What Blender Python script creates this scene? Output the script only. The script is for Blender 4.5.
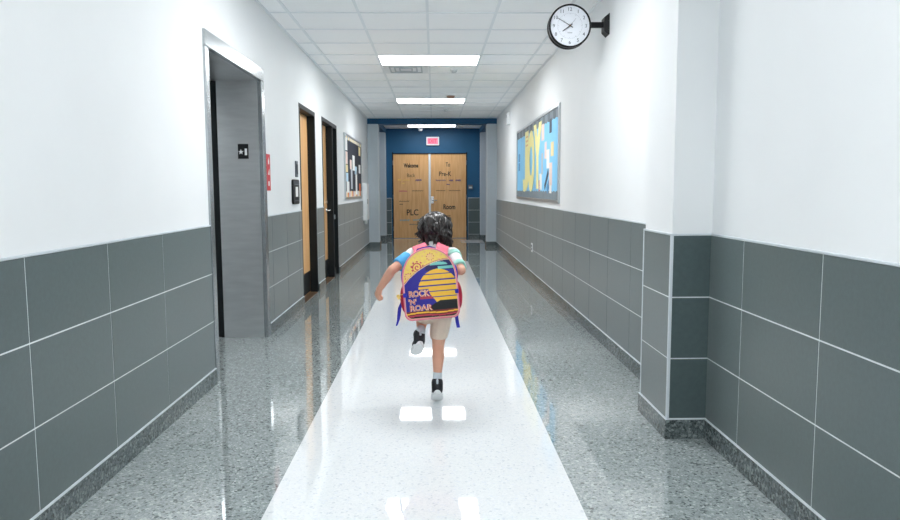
import bpy, bmesh, math, random
from mathutils import Vector, Matrix, Quaternion

# ------------------------------------------------------------------ camera, world, exposure
S = bpy.context.scene
COL = S.collection
for o in list(bpy.data.objects):
    bpy.data.objects.remove(o)

FPX, PITCH, YAW, ROLL, EYE = 712.7, .0993, .0217, -.0037, 1.243
cd = bpy.data.cameras.new('camera')
cam = bpy.data.objects.new('camera', cd)
COL.objects.link(cam)
fw = Vector((math.sin(YAW)*math.cos(PITCH), math.cos(YAW)*math.cos(PITCH), -math.sin(PITCH)))
rt = Vector((math.cos(YAW), -math.sin(YAW), 0))
up = rt.cross(fw)
r2 = rt*math.cos(ROLL) + up*math.sin(ROLL)
u2 = -rt*math.sin(ROLL) + up*math.cos(ROLL)
m = Matrix((r2, u2, -fw)).transposed().to_4x4()
m.translation = (0, 0, EYE)
cam.matrix_world = m
cd.sensor_fit = 'HORIZONTAL'
cd.sensor_width = 36
cd.lens = 36*FPX/900
cd.clip_start = .05
S.camera = cam

w = bpy.data.worlds.new('world')
S.world = w
w.use_nodes = True
w.node_tree.nodes['Background'].inputs[0].default_value = (.9, .95, 1, 1)
w.node_tree.nodes['Background'].inputs[1].default_value = .15

LAMP = 21.8            # radiance of the ceiling light diffusers
S.view_settings.view_transform = 'Standard'
S.view_settings.look = 'None'
S.view_settings.exposure = 0.0
S.view_settings.gamma = 1
S.view_settings.use_curve_mapping = False
S.cycles.use_denoising = True
S.cycles.max_bounces = 12
S.cycles.diffuse_bounces = 9
S.cycles.sample_clamp_indirect = 8

random.seed(7)

# ------------------------------------------------------------------ helpers
def srgb(r, g, b):
    f = lambda c: (c/255/12.92) if c <= 10 else ((c/255+.055)/1.055)**2.4
    return (f(r), f(g), f(b), 1)

def mat(name, col, rough=.5, metal=0, spec=.5, noise=0, nscale=30, bump=0, bscale=200, emis=None, estr=0, coat=0, stretch=None):
    m = bpy.data.materials.new(name)
    m.use_nodes = True
    nt = m.node_tree
    b = nt.nodes['Principled BSDF']
    b.inputs['Base Color'].default_value = col
    b.inputs['Roughness'].default_value = rough
    b.inputs['Metallic'].default_value = metal
    b.inputs['Specular IOR Level'].default_value = spec
    b.inputs['Coat Weight'].default_value = coat
    b.inputs['Coat Roughness'].default_value = .14
    if emis:
        b.inputs['Emission Color'].default_value = emis
        b.inputs['Emission Strength'].default_value = estr
    tc = nt.nodes.new('ShaderNodeTexCoord')
    src = tc.outputs['Object']
    if stretch:
        mp = nt.nodes.new('ShaderNodeMapping')
        mp.inputs['Scale'].default_value = stretch
        nt.links.new(src, mp.inputs['Vector'])
        src = mp.outputs['Vector']
    if noise:
        n = nt.nodes.new('ShaderNodeTexNoise')
        n.inputs['Scale'].default_value = nscale
        n.inputs['Detail'].default_value = 4
        nt.links.new(src, n.inputs['Vector'])
        r = nt.nodes.new('ShaderNodeValToRGB')
        r.color_ramp.elements[0].position = .3
        r.color_ramp.elements[1].position = .7
        r.color_ramp.elements[0].color = tuple(c*(1-noise) for c in col[:3]) + (1,)
        r.color_ramp.elements[1].color = tuple(min(1, c*(1+noise)) for c in col[:3]) + (1,)
        nt.links.new(n.outputs['Fac'], r.inputs['Fac'])
        nt.links.new(r.outputs['Color'], b.inputs['Base Color'])
    if bump:
        n2 = nt.nodes.new('ShaderNodeTexNoise')
        n2.inputs['Scale'].default_value = bscale
        n2.inputs['Detail'].default_value = 2
        nt.links.new(src, n2.inputs['Vector'])
        bp = nt.nodes.new('ShaderNodeBump')
        bp.inputs['Strength'].default_value = bump
        bp.inputs['Distance'].default_value = .002
        nt.links.new(n2.outputs['Fac'], bp.inputs['Height'])
        nt.links.new(bp.outputs['Normal'], b.inputs['Normal'])
    return m

def terrazzo(name, stops, scale, rough=.035, spec=.55, coat=0.):
    m = bpy.data.materials.new(name)
    m.use_nodes = True
    nt = m.node_tree
    b = nt.nodes['Principled BSDF']
    b.inputs['Roughness'].default_value = rough
    b.inputs['Specular IOR Level'].default_value = spec
    b.inputs['Coat Weight'].default_value = coat
    b.inputs['Coat Roughness'].default_value = .025
    tc = nt.nodes.new('ShaderNodeTexCoord')
    cols = []
    for k, sc in enumerate((scale, scale*2.1)):
        v = nt.nodes.new('ShaderNodeTexVoronoi')
        v.inputs['Scale'].default_value = sc
        nt.links.new(tc.outputs['Object'], v.inputs['Vector'])
        sp = nt.nodes.new('ShaderNodeSeparateColor')
        nt.links.new(v.outputs['Color'], sp.inputs['Color'])
        r = nt.nodes.new('ShaderNodeValToRGB')
        r.color_ramp.interpolation = 'CONSTANT'
        el = r.color_ramp.elements
        while len(el) < len(stops):
            el.new(.5)
        for e, (p, c) in zip(el, stops):
            e.position = p
            e.color = c
        nt.links.new(sp.outputs['Red'], r.inputs['Fac'])
        cols.append(r.outputs['Color'])
    mx = nt.nodes.new('ShaderNodeMix')
    mx.data_type = 'RGBA'
    mx.inputs['Factor'].default_value = .35
    nt.links.new(cols[0], mx.inputs[6])
    nt.links.new(cols[1], mx.inputs[7])
    nt.links.new(mx.outputs[2], b.inputs['Base Color'])
    return m

class MB:
    """collects shapes, builds one mesh object"""
    def __init__(s):
        s.v, s.f, s.m = [], [], []
    def add(s, vs, fs, mi=0):
        o = len(s.v)
        s.v += [tuple(v) for v in vs]
        s.f += [tuple(i+o for i in f) for f in fs]
        s.m += [mi]*len(fs)
        return s
    def box(s, x0, x1, y0, y1, z0, z1, mi=0):
        vs = [(x, y, z) for x in (x0, x1) for y in (y0, y1) for z in (z0, z1)]
        return s.add(vs, [(0,1,3,2),(4,6,7,5),(0,4,5,1),(2,3,7,6),(0,2,6,4),(1,5,7,3)], mi)
    def prism(s, poly, to3, d0, d1, mi=0):
        """2D polygon, to3(u, v, d) -> point"""
        n = len(poly)
        vs = [to3(u, v, d0) for u, v in poly] + [to3(u, v, d1) for u, v in poly]
        fs = [tuple(range(n))[::-1], tuple(range(n, 2*n))] + [(i, (i+1) % n, n+(i+1) % n, n+i) for i in range(n)]
        return s.add(vs, fs, mi)
    def tube(s, pts, rad, n=8, mi=0):
        pts = [Vector(p) for p in pts]
        if not hasattr(rad, '__len__'):
            rad = [rad]*len(pts)
        a = None
        rings = []
        for i, p in enumerate(pts):
            d = (pts[min(i+1, len(pts)-1)] - pts[max(i-1, 0)]).normalized()
            if a is None:
                a = d.orthogonal().normalized()
            a = (a - d*a.dot(d)).normalized()
            b = d.cross(a)
            rings.append([p + (a*math.cos(2*math.pi*k/n) + b*math.sin(2*math.pi*k/n))*rad[i] for k in range(n)])
        vs = [q for r in rings for q in r]
        fs = [(i*n+k, i*n+(k+1) % n, (i+1)*n+(k+1) % n, (i+1)*n+k) for i in range(len(pts)-1) for k in range(n)]
        fs += [tuple(range(n))[::-1], tuple(range((len(pts)-1)*n, len(pts)*n))]
        return s.add(vs, fs, mi)
    def ball(s, c, r, M=None, nu=20, nv=12, mi=0):
        if not hasattr(r, '__len__'):
            r = (r, r, r)
        c = Vector(c)
        M = M or Matrix.Identity(3)
        vs = [c + M @ Vector((0, 0, r[2]))]
        for j in range(1, nv):
            t = math.pi*j/nv
            for i in range(nu):
                p = 2*math.pi*i/nu
                vs.append(c + M @ Vector((r[0]*math.sin(t)*math.cos(p), r[1]*math.sin(t)*math.sin(p), r[2]*math.cos(t))))
        vs.append(c + M @ Vector((0, 0, -r[2])))
        fs = [(0, 1+i, 1+(i+1) % nu) for i in range(nu)]
        for j in range(nv-2):
            fs += [(1+j*nu+i, 1+(j+1)*nu+i, 1+(j+1)*nu+(i+1) % nu, 1+j*nu+(i+1) % nu) for i in range(nu)]
        L = len(vs)-1
        fs += [(L, 1+(nv-2)*nu+(i+1) % nu, 1+(nv-2)*nu+i) for i in range(nu)]
        return s.add(vs, fs, mi)
    def cap(s, p, q, r0, r1, steps=6, n=14):
        """tapered capsule"""
        p, q = Vector(p), Vector(q)
        s.ball(p, r0, nu=n, nv=8)
        s.ball(q, r1, nu=n, nv=8)
        s.tube([p, q], [r0, r1], n)
        return s
    def ribbon(s, path, wid, thick, mi=0):
        """flat strap through path; wid = list of half width vectors"""
        P = [Vector(p) for p in path]
        vs = []
        for i, p in enumerate(P):
            d = (P[min(i+1, len(P)-1)] - P[max(i-1, 0)]).normalized()
            wv = Vector(wid[i] if isinstance(wid, list) else wid)
            nrm = d.cross(wv).normalized()*thick/2
            vs += [p-wv-nrm, p+wv-nrm, p+wv+nrm, p-wv+nrm]
        fs = []
        for i in range(len(P)-1):
            a = 4*i
            fs += [(a+k, a+(k+1) % 4, a+4+(k+1) % 4, a+4+k) for k in range(4)]
        fs += [(3, 2, 1, 0), tuple(4*(len(P)-1)+k for k in range(4))]
        return s.add(vs, fs, mi)
    def mesh(s, name):
        me = bpy.data.meshes.new(name)
        me.from_pydata(s.v, [], s.f)
        me.polygons.foreach_set('material_index', s.m)
        bm = bmesh.new()
        bm.from_mesh(me)
        bmesh.ops.recalc_face_normals(bm, faces=bm.faces)
        bm.to_mesh(me)
        bm.free()
        me.update()
        return me
    def build(s, name, mats, parent=None, smooth=False, bevel=0, seg=2):
        me = s.mesh(name)
        o = bpy.data.objects.new(name, me)
        COL.objects.link(o)
        for mm in (mats if isinstance(mats, (list, tuple)) else [mats]):
            me.materials.append(mm)
        if smooth:
            me.polygons.foreach_set('use_smooth', [True]*len(me.polygons))
        if bevel:
            b = o.modifiers.new('bevel', 'BEVEL')
            b.width = bevel
            b.segments = seg
            b.limit_method = 'ANGLE'
        if parent:
            put(o, parent)
        return o

def put(o, parent):
    o.parent = parent
    o.matrix_parent_inverse = Matrix.Translation(parent.location).inverted() if parent.type == 'EMPTY' else Matrix.Identity(4)

def tag(o, label, cat, group=None, kind=None):
    o['label'] = label
    o['category'] = cat
    if group:
        o['group'] = group
    if kind:
        o['kind'] = kind
    return o

def thing(name, loc, label, cat, group=None, kind=None):
    o = bpy.data.objects.new(name, None)
    o.empty_display_size = .1
    COL.objects.link(o)
    o.location = loc
    return tag(o, label, cat, group, kind)

def baked(ob):
    """evaluated copy of a temporary object, which is removed"""
    dg = bpy.context.evaluated_depsgraph_get()
    dg.update()
    me = bpy.data.meshes.new_from_object(ob.evaluated_get(dg))
    bpy.data.objects.remove(ob)
    return me

def fuse(mb, name, material, parent=None, voxel=.004, smooth=6, disp=None):
    """union of overlapping shapes as one continuous skin"""
    me = mb.mesh('tmp')
    o = bpy.data.objects.new('tmp', me)
    COL.objects.link(o)
    r = o.modifiers.new('r', 'REMESH')
    r.mode = 'VOXEL'
    r.voxel_size = voxel
    if smooth:
        sm = o.modifiers.new('s', 'SMOOTH')
        sm.iterations = smooth
        sm.factor = .5
    me2 = baked(o)
    me2.name = name
    if disp:
        for v in me2.vertices:
            v.co = disp(v.co)
    me2.materials.clear()
    me2.materials.append(material)
    me2.polygons.foreach_set('use_smooth', [True]*len(me2.polygons))
    o2 = bpy.data.objects.new(name, me2)
    COL.objects.link(o2)
    if parent:
        put(o2, parent)
    return o2

def text_shape(s, bold=0, extrude=.0):
    """letters as (verts, faces), unit box about the origin: width and height kept as measured"""
    c = bpy.data.curves.new('txt', 'FONT')
    c.body = s
    c.size = 1
    c.offset = bold
    c.extrude = extrude
    c.resolution_u = 4
    o = bpy.data.objects.new('txt', c)
    COL.objects.link(o)
    me = baked(o)
    vs = [v.co.copy() for v in me.vertices]
    fs = [tuple(p.vertices) for p in me.polygons]
    bpy.data.meshes.remove(me)
    x0, x1 = min(v.x for v in vs), max(v.x for v in vs)
    y0, y1 = min(v.y for v in vs), max(v.y for v in vs)
    out = [((v.x-x0)/(x1-x0)-.5, (v.y-y0)/(y1-y0)-.5, v.z) for v in vs]
    return out, fs, (x1-x0)/(y1-y0)

def add_text(mb, s, to3, cu, cv, width, height, bold=.0, mi=0, d=0., thick=.0015):
    vs, fs, asp = text_shape(s, bold, .5)
    if width is None:
        width = height*asp
    mb.add([to3(cu+v[0]*width, cv+v[1]*height, d + thick*(v[2]+.5)) for v in vs], fs, mi)

# ------------------------------------------------------------------ materials
M = {}
M['paint'] = mat('wall_paint', srgb(235, 237, 238), .55, noise=.01, nscale=3, bump=.06, bscale=150)
M['grout'] = mat('grout', srgb(232, 237, 238), .7, noise=.04, nscale=40)
M['trim'] = mat('edge_trim', srgb(214, 221, 226), .4, noise=.02, nscale=20)
M['blue'] = mat('blue_paint', srgb(16, 84, 124), .55, noise=.05, nscale=4, bump=.05)
M['column'] = mat('grey_paint', srgb(198, 207, 214), .5, noise=.02, nscale=10)
M['ceil'] = mat('ceiling_tile', srgb(250, 251, 252), .85, noise=.012, nscale=120, bump=.3, bscale=220)
M['tbar'] = mat('tee_bar', srgb(232, 236, 239), .6, noise=.01, nscale=10)
M['lampframe'] = mat('lamp_frame', srgb(230, 233, 236), .4, noise=.01)
M['lamp'] = mat('lamp_diffuser', (.9, .93, .95, 1), .4, emis=(.965, .986, .995, 1), estr=LAMP)
M['lampdim'] = mat('dim_lamp_diffuser', (.9, .93, .95, 1), .4, emis=(.965, .986, .995, 1), estr=LAMP*.5)
M['black'] = mat('black_plastic', srgb(15, 17, 20), .45, spec=.3, noise=.1, nscale=30)
M['frame'] = mat('black_door_frame', srgb(24, 29, 31), .5, spec=.25, noise=.08, nscale=12)
M['alu'] = mat('aluminium', srgb(196, 202, 206), .3, metal=.8, noise=.03, nscale=20, stretch=(1, 1, 8))
M['chrome'] = mat('satin_chrome', srgb(215, 218, 220), .22, metal=.9, noise=.02)
M['white'] = mat('white_plastic', srgb(235, 238, 240), .4, noise=.01)
M['face'] = mat('dial', srgb(236, 239, 246), .4, noise=.008, nscale=30)
M['dark_print'] = mat('dark_print', srgb(52, 56, 64), .6, noise=.05)
M['grey_print'] = mat('grey_print', srgb(105, 110, 118), .6, noise=.05)
M['glassdark'] = mat('dark_glass', srgb(20, 24, 27), .06, spec=.6, noise=.05)
M['red'] = mat('red_sign', srgb(200, 40, 52), .45, noise=.05)
M['paper'] = mat('white_paper', srgb(238, 238, 236), .7, noise=.02)
M['brass'] = mat('threshold_metal', srgb(120, 96, 74), .4, metal=.6, noise=.08)
def steel(name, col, rough):
    return mat(name, col, rough, metal=.85, noise=.06, nscale=18, bump=.35, bscale=5, stretch=(.3, .3, 1.6))
M['steel'] = steel('brushed_steel', srgb(212, 214, 215), .31)
M['steelframe'] = steel('polished_steel', srgb(178, 183, 186), .25)
M['terr'] = terrazzo('grey_terrazzo', [(0, srgb(58, 66, 68)), (.1, srgb(140, 149, 149)), (.34, srgb(157, 166, 166)), (.72, srgb(173, 181, 181)), (.93, srgb(208, 214, 214))], 100, coat=.6)
M['terrw'] = terrazzo('white_terrazzo', [(0, srgb(204, 209, 216)), (.04, srgb(232, 234, 236)), (.3, srgb(237, 239, 240)), (.7, srgb(241, 242, 243)), (.95, srgb(228, 232, 240))], 110, coat=.1)
M['base'] = terrazzo('dark_terrazzo', [(0, srgb(50, 58, 59)), (.2, srgb(82, 92, 93)), (.5, srgb(104, 114, 115)), (.85, srgb(140, 149, 150))], 90, rough=.25)

def tile_material():
    m = mat('grey_tile', srgb(78, 93, 94), .33, spec=.55, noise=.07, nscale=55, bump=.12, bscale=260)
    b = m.node_tree.nodes['Principled BSDF']
    b.inputs['Sheen Weight'].default_value = .24
    b.inputs['Sheen Roughness'].default_value = .45
    return m
M['tile'] = tile_material()

def wood_material():
    m = bpy.data.materials.new('maple_veneer')
    m.use_nodes = True
    nt = m.node_tree
    b = nt.nodes['Principled BSDF']
    b.inputs['Roughness'].default_value = .4
    tc = nt.nodes.new('ShaderNodeTexCoord')
    mp = nt.nodes.new('ShaderNodeMapping')
    mp.inputs['Scale'].default_value = (14, 14, 1.1)
    nt.links.new(tc.outputs['Object'], mp.inputs['Vector'])
    n = nt.nodes.new('ShaderNodeTexNoise')
    n.inputs['Scale'].default_value = 2.2
    n.inputs['Detail'].default_value = 6
    nt.links.new(mp.outputs['Vector'], n.inputs['Vector'])
    r = nt.nodes.new('ShaderNodeValToRGB')
    r.color_ramp.elements[0].position = .3
    r.color_ramp.elements[1].position = .72
    r.color_ramp.elements[0].color = srgb(218, 162, 102)
    r.color_ramp.elements[1].color = srgb(238, 190, 134)
    nt.links.new(n.outputs['Fac'], r.inputs['Fac'])
    nt.links.new(r.outputs['Color'], b.inputs['Base Color'])
    return m
M['wood'] = wood_material()

# ------------------------------------------------------------------ the room
XL, XR, XP = -1.4215, 1.3515, 1.1565
Y0, YC, YB = -9.0, 15.45, 18.05          # rear end, start of the vestibule, door wall
HC, ZW, ZB, ROW = 2.745, 1.016, .101, .305
SL, SR, SE = -.663, .573, 12.25          # the white strip of the floor
NXT = 1.413                              # vestibule right side

# floor
f = MB()
for (a, b, c, d) in ((-1.95, SL, Y0, SE), (SR, 1.5, Y0, SE), (-1.95, 1.5, SE, 18.4)):
    f.box(a, b, c, d, -.1, 0)
floor = tag(f.build('floor', M['terr']), 'polished grey terrazzo floor of the corridor', 'floor', kind='structure')
MB().box(SL, SR, Y0, SE, -.1, 0).build('white_strip', M['terrw'], floor)['label'] = 'wide white terrazzo strip down the middle'
MB().box(.62, 1.16, 16.5, 17.35, -.05, .0015).build('pale_patch', M['terrw'], floor)['label'] = 'pale patch before the double doors'  # flat pale rectangle, barely proud of the grey floor

# tile wainscots -----------------------------------------------------
def wainscot(parent, to3, u0, u1, joints, name='tile_wainscot'):
    """to3(u, z, d): d = out of the wall.  grout bed with tiles standing proud of it, trim on top"""
    g = .0031
    mb = MB()
    def bx(a, b, z0, z1, d0, d1, mi):
        mb.prism([(a, z0), (b, z0), (b, z1), (a, z1)], to3, d0, d1, mi)
    bx(u0, u1, 0, ZW, 0, .006, 1)
    js = [u0] + [j for j in joints if u0+.01 < j < u1-.01] + [u1]
    for a, b in zip(js[:-1], js[1:]):
        for k in range(3):
            bx(a+g, b-g, ZB+ROW*k+g, ZB+ROW*(k+1)-g, .001, .0075, 0)
    o = mb.build(name, [M['tile'], M['grout']], parent)
    t = MB()
    t.prism([(u0, ZW), (u1, ZW), (u1, ZW+.007), (u0, ZW+.007)], to3, 0, .011)
    t.build('edge_trim', M['trim'], parent)
    return o

def skirting(mb, to3, u0, u1):
    mb.prism([(u0, 0), (u1, 0), (u1, ZB-.004), (u0, ZB-.004)], to3, 0, .017)
    mb.prism([(u0, ZB-.004), (u1, ZB-.004), (u1, ZB), (u0, ZB)], to3, 0, .015, 1)

def frange(a, b, s):
    out = []
    while a < b:
        out.append(a)
        a += s
    return out

left = lambda y, z, d: (XL+d, y, z)
right = lambda y, z, d: (XR-d, y, z)
pierface = lambda y, z, d: (XP-d, y, z)

# openings of the left wall: y0, y1, top
EL = (4.53, 6.06, 2.235)
D1 = (7.65, 8.66, 2.155)
D2 = (9.18, 10.56, 2.165)
wl = MB()
ys = [Y0] + [v for o in (EL, D1, D2) for v in o[:2]] + [YC+.2]
for a, b in zip(ys[0::2], ys[1::2]):
    wl.box(XL-.5, XL, a, b, 0, HC)
for a, b, t in (EL, D1, D2):
    wl.box(XL-.5, XL, a, b, t, HC)
wall_left = tag(wl.build('wall_left', M['paint']), 'white left wall with the elevator and two doors', 'wall', kind='structure')
jl = frange(2.478-.628*18, 16, .628)
bl = MB()
for k, (a, b) in enumerate(zip(ys[0::2], ys[1::2])):
    b2 = min(b, YC)
    wainscot(wall_left, left, a, b2, [j for j in jl if abs(j-4.362) > .05])
    skirting(bl, left, a, b2)
tag(bl.build('baseboard_left', [M['base'], M['trim']]), 'dark terrazzo base along the left wall', 'baseboard', kind='structure')
# vestibule, left return (blue)
v = MB()
v.box(XL-.3, XL, YC+.2, YB+.3, 0, HC)
vl = tag(v.build('wall_vestibule_left', M['blue']), 'blue side wall behind the left columns', 'wall', kind='structure')
wainscot(vl, left, YC+.4, YB-.4, frange(YC, YB, .625))

# right wall with the pilaster
PY0, PY1 = 3.435, 3.875
wr = MB()
wr.box(XR, XR+.3, Y0, YC+.2, 0, HC)
wr.box(XP, XR, PY0, PY1, 0, HC)
wall_right = tag(wr.build('wall_right', M['paint']), 'white right wall with a shallow pilaster', 'wall', kind='structure')
wainscot(wall_right, right, Y0, PY0, frange(3.06-.633*19, 3.3, .633))
wainscot(wall_right, right, PY1, YC, frange(4.838, 16, .645))
wainscot(wall_right, pierface, PY0, PY1, [])
pf = lambda x, z, d: (x, PY0-d, z)
pb = lambda x, z, d: (x, PY1+d, z)
wainscot(wall_right, pf, XP, XR, [])
wainscot(wall_right, pb, XP, XR, [])
gcorner = MB()
gcorner.box(XP-.0095, XP+.004, PY0-.0095, PY0+.004, ZB, ZW+.007)
gcorner.box(XP-.0095, XP+.004, PY1-.004, PY1+.0095, ZB, ZW+.007)
gcorner.build('corner_trim', M['trim'], wall_right)
br = MB()
skirting(br, right, Y0, PY0)
skirting(br, right, PY1, YC)
skirting(br, pierface, PY0-.017, PY1+.017)
skirting(br, pf, XP, XR)
skirting(br, pb, XP, XR)
tag(br.build('baseboard_right', [M['base'], M['trim']]), 'dark terrazzo base along the right wall and pilaster', 'baseboard', kind='structure')
v = MB()
v.box(NXT, NXT+.3, YC+.2, YB+.3, 0, HC)
tag(v.build('wall_vestibule_right', M['blue']), 'blue side wall behind the right columns', 'wall', kind='structure')

# rear wall behind the viewpoint
wre = MB()
wre.box(-2, 1.7, Y0-.2, Y0, 0, HC)
tag(wre.build('wall_rear', M['paint']), 'plain white wall closing the near end of the corridor', 'wall', kind='structure')

# end wall (blue) with the door opening
DX0, DX1, DT = -1.075, .855, 2.165
wb = MB()
wb.box(-1.75, DX0+.024, YB, YB+.3, 0, HC)
wb.box(DX1-.024, 1.75, YB, YB+.3, 0, HC)
wb.box(DX0+.024, DX1-.024, YB, YB+.3, DT-.024, HC)
wall_far = tag(wb.build('wall_far', M['blue']), 'deep blue end wall around the double doors', 'wall', kind='structure')
farw = lambda x, z, d: (x, YB-d, z)
wainscot(wall_far, farw, XL, DX0, [])
wainscot(wall_far, farw, DX1, NXT, [])
bf = MB()
skirting(bf, farw, XL, DX0)
skirting(bf, farw, DX1, NXT)
tag(bf.build('baseboard_far', [M['base'], M['trim']]), 'dark base beside the double doors', 'baseboard', kind='structure')

# blue header beam and side beams
hb = MB()
hb.box(XL, NXT, YC, YC+.3, 2.63, HC)
hb.box(XL, -1.19, YC+.3, YB, 2.63, HC)
hb.box(1.14, NXT, YC+.3, YB, 2.63, HC)
tag(hb.build('trim_1', M['blue']), 'blue header beam across the corridor before the doors', 'beam', kind='structure')

# four grey columns
def column(x0, x1, y0, y1, label):
    m_ = MB().box(x0, x1, y0, y1, 0, 2.63)
    o = tag(m_.build('column', M['column'], bevel=.008), label, 'column', 'grey columns at the corridor end', kind='structure')
    b = MB().box(x0-.015 if x0 > 0 else x0, x1 if x0 > 0 else x1+.015, y0-.015, y1+.015, 0, .1)
    b.build('column_base', M['base'], o)
    xs = x0 if x0 > 0 else x1
    g = MB().box(xs-.012, xs+.012, y0-.005, y0+.02, .1, 2.62)
    g.build('corner_guard', M['trim'], o)
    return o
column(XL, -1.196, YC, YC+.4, 'front left grey column under the blue header')
column(XL, -1.2, YB-.4, YB, 'rear left grey column beside the double doors')
column(1.14, 1.413, YC, YC+.4, 'front right grey column under the blue header')
column(1.15, NXT, YB-.4, YB, 'rear right grey column beside the double doors')

# ceiling: lay-in tiles and a tee grid
GX = [-1.235, -.638, -.05, .54, 1.137]
ROWY = .64
GY0 = 8.217
cb = MB().box(-1.95, 1.75, Y0-.2, YB+.3, HC+.006, HC+.1)
ceiling = tag(cb.build('ceiling', M['ceil']), 'white lay-in tile ceiling of the corridor', 'ceiling', kind='structure')
gb = MB()
for x in GX:
    gb.box(x-.012, x+.012, Y0, YB, HC-.001, HC+.007)
k = -26
while GY0+ROWY*k < YB:
    y = GY0+ROWY*k
    if y > Y0:
        gb.box(XL, XR, y-.012, y+.012, HC-.0005, HC+.007)
    k += 1
gb.box(XL, XL+.022, Y0, YC, HC-.003, HC+.007)
gb.box(XR-.022, XR, Y0, YC, HC-.003, HC+.007)
gb.build('ceiling_grid', M['tbar'], ceiling)

# ceiling lights
def ceiling_light():
    root = thing('ceiling_light', (0, 0, HC), '', 'ceiling light', 'recessed ceiling lights')
    fr = MB()
    X0, X1, W_ = -.59, .59, .022
    fr.box(X0, X1, -.32, -.32+W_, -.008, .006)
    fr.box(X0, X1, .32-W_, .32, -.008, .006)
    fr.box(X0, X0+W_, -.32+W_, .32-W_, -.008, .006)
    fr.box(X1-W_, X1, -.32+W_, .32-W_, -.008, .006)
    a = fr.build('light_frame', M['lampframe'])
    a.parent = root
    df = MB().box(X0+W_, X1-W_, -.32+W_, .32-W_, -.005, .003)
    b = df.build('diffuser', M['lamp'])
    b.parent = root
    return root
lamp0 = ceiling_light()
LY = [(17.18, 'farthest lit ceiling light, beyond the blue header beam'),
      (12.38, 'second lit ceiling light in view, just before the blue header'),
      (8.537, 'nearest lit ceiling light in view, beside the air vent'),
      (4.697, 'lit ceiling light overhead beside the elevator'),
      (.857, 'lit ceiling light overhead at the viewpoint'),
      (-2.983, 'lit ceiling light behind the viewpoint'),
      (-6.823, 'lit ceiling light at the rear end wall')]
for i, (y, lab) in enumerate(LY):
    if i == 0:
        r = lamp0
    else:
        r = lamp0.copy()
        COL.objects.link(r)
        for ch in list(lamp0.children):
            c = ch.copy()
            COL.objects.link(c)
            c.parent = r
    r.location = (-.049, y, HC)
    r['label'] = lab
    if i == 0:                               # the vestibule light is dimmer
        for ch in r.children:
            if ch.name.startswith('diffuser'):
                dim = ch
far_mesh = dim.data.copy()
far_mesh.materials[0] = M['lampdim']
dim.data = far_mesh

# ------------------------------------------------------------------ doors
def frame_left(name, o, label, leaf_x, sidelight=None):
    y0, y1, top = o
    root = thing(name, (XL, (y0+y1)/2, 0), label, 'door', kind='structure')
    fw_ = .05
    fx0, fx1 = XL-.155, XL+.004
    fr = MB()
    fr.box(fx0, fx1, y0, y0+fw_, 0, top)
    fr.box(fx0, fx1, y1-fw_, y1, 0, top)
    fr.box(fx0, fx1, y0+fw_, y1-fw_, top-fw_, top)
    ye = y1-fw_
    if sidelight:
        ye = sidelight
        fr.box(fx0, fx1, ye, ye+fw_, 0, top-fw_)
    fr.build('door_frame', M['frame'], root, bevel=.003)
    lx0, lx1 = leaf_x-.045, leaf_x
    lf = MB().box(lx0, lx1, y0+fw_+.003, ye-.003, .012, top-fw_-.004).build('door_leaf', M['wood'], root, bevel=.002)
    MB().box(lx1, lx1+.002, y0+fw_+.02, ye-.02, .02, .27).build('kick_plate', M['black'], lf)
    MB().box(fx0, XL, y0+fw_, ye, 0, .008).build('threshold', M['brass'], root)
    if sidelight:
        s = MB()
        s.box(XL-.09, XL-.08, ye+fw_, y1-fw_, .1, top-fw_)
        s.build('side_pane', M['glassdark'], root)
        r_ = MB()
        r_.box(XL-.12, XL-.03, ye+fw_, y1-fw_, 0, .1)
        r_.box(XL-.12, XL-.03, ye+fw_, y1-fw_, .81, .875, 1)
        r_.build('pane_rail', [M['frame'], M['grey_print']], root)
    return root, lf
LX = XL-.085
door_near, lf1 = frame_left('door_2', D1, 'black framed wooden door nearer the elevator, with dark kick plate', LX)
door_side, lf2 = frame_left('door_3', D2, 'black framed wooden door with lever and narrow dark side pane', LX, sidelight=10.07)
h = MB()
h.ball((LX+.006, 9.97, .955), (.012, .03, .03))
h.tube([(LX, 9.97, .955), (LX+.06, 9.97, .955)], .011)
h.tube([(LX+.058, 9.98, .955), (LX+.06, 9.93, .957), (LX+.055, 9.85, .955)], [.012, .011, .009])
h.build('lever_handle', M['chrome'], lf2, smooth=True)
h = MB()
h.tube([(LX-.002, 9.97, 1.07), (LX+.022, 9.97, 1.07)], .03, 16)
h.build('lock_cylinder', M['chrome'], lf2)

# the double doors at the end
dd = thing('door_1', (-.11, YB, 0), 'maple double doors with black handwritten words at corridor end', 'door', kind='structure')
fr = MB()
fr.box(DX0+.024, DX0+.048, YB-.012, YB+.14, 0, DT)
fr.box(DX1-.048, DX1-.024, YB-.012, YB+.14, 0, DT)
fr.box(DX0+.048, DX1-.048, YB-.012, YB+.14, DT-.045, DT-.024)
fr.build('door_frame', M['frame'], dd, bevel=.003)
MB().box(-.14, -.085, YB-.02, YB+.1, 0, DT-.045).build('center_mullion', M['white'], dd, bevel=.004)
leafY = YB+.01
lL = MB().box(DX0+.05, -.142, leafY, leafY+.045, .012, DT-.048).build('door_leaf', M['wood'], dd, bevel=.002)
lR = MB().box(-.083, DX1-.05, leafY, leafY+.045, .012, DT-.048).build('door_leaf', M['wood'], dd, bevel=.002)
lL['label'] = 'left maple leaf reading Welcome and PLC'
lR['label'] = 'right maple leaf reading To Pre-K and Room'
h = MB()
h.tube([(-.045, leafY, .965), (-.045, leafY-.06, .965)], .013)
h.tube([(-.055, leafY-.06, .965), (.01, leafY-.062, .965), (.07, leafY-.055, .96)], [.016, .015, .012])
h.box(-.075, -.015, leafY-.012, leafY, .88, 1.06)
h.build('lever_handle', M['chrome'], lR)
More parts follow.
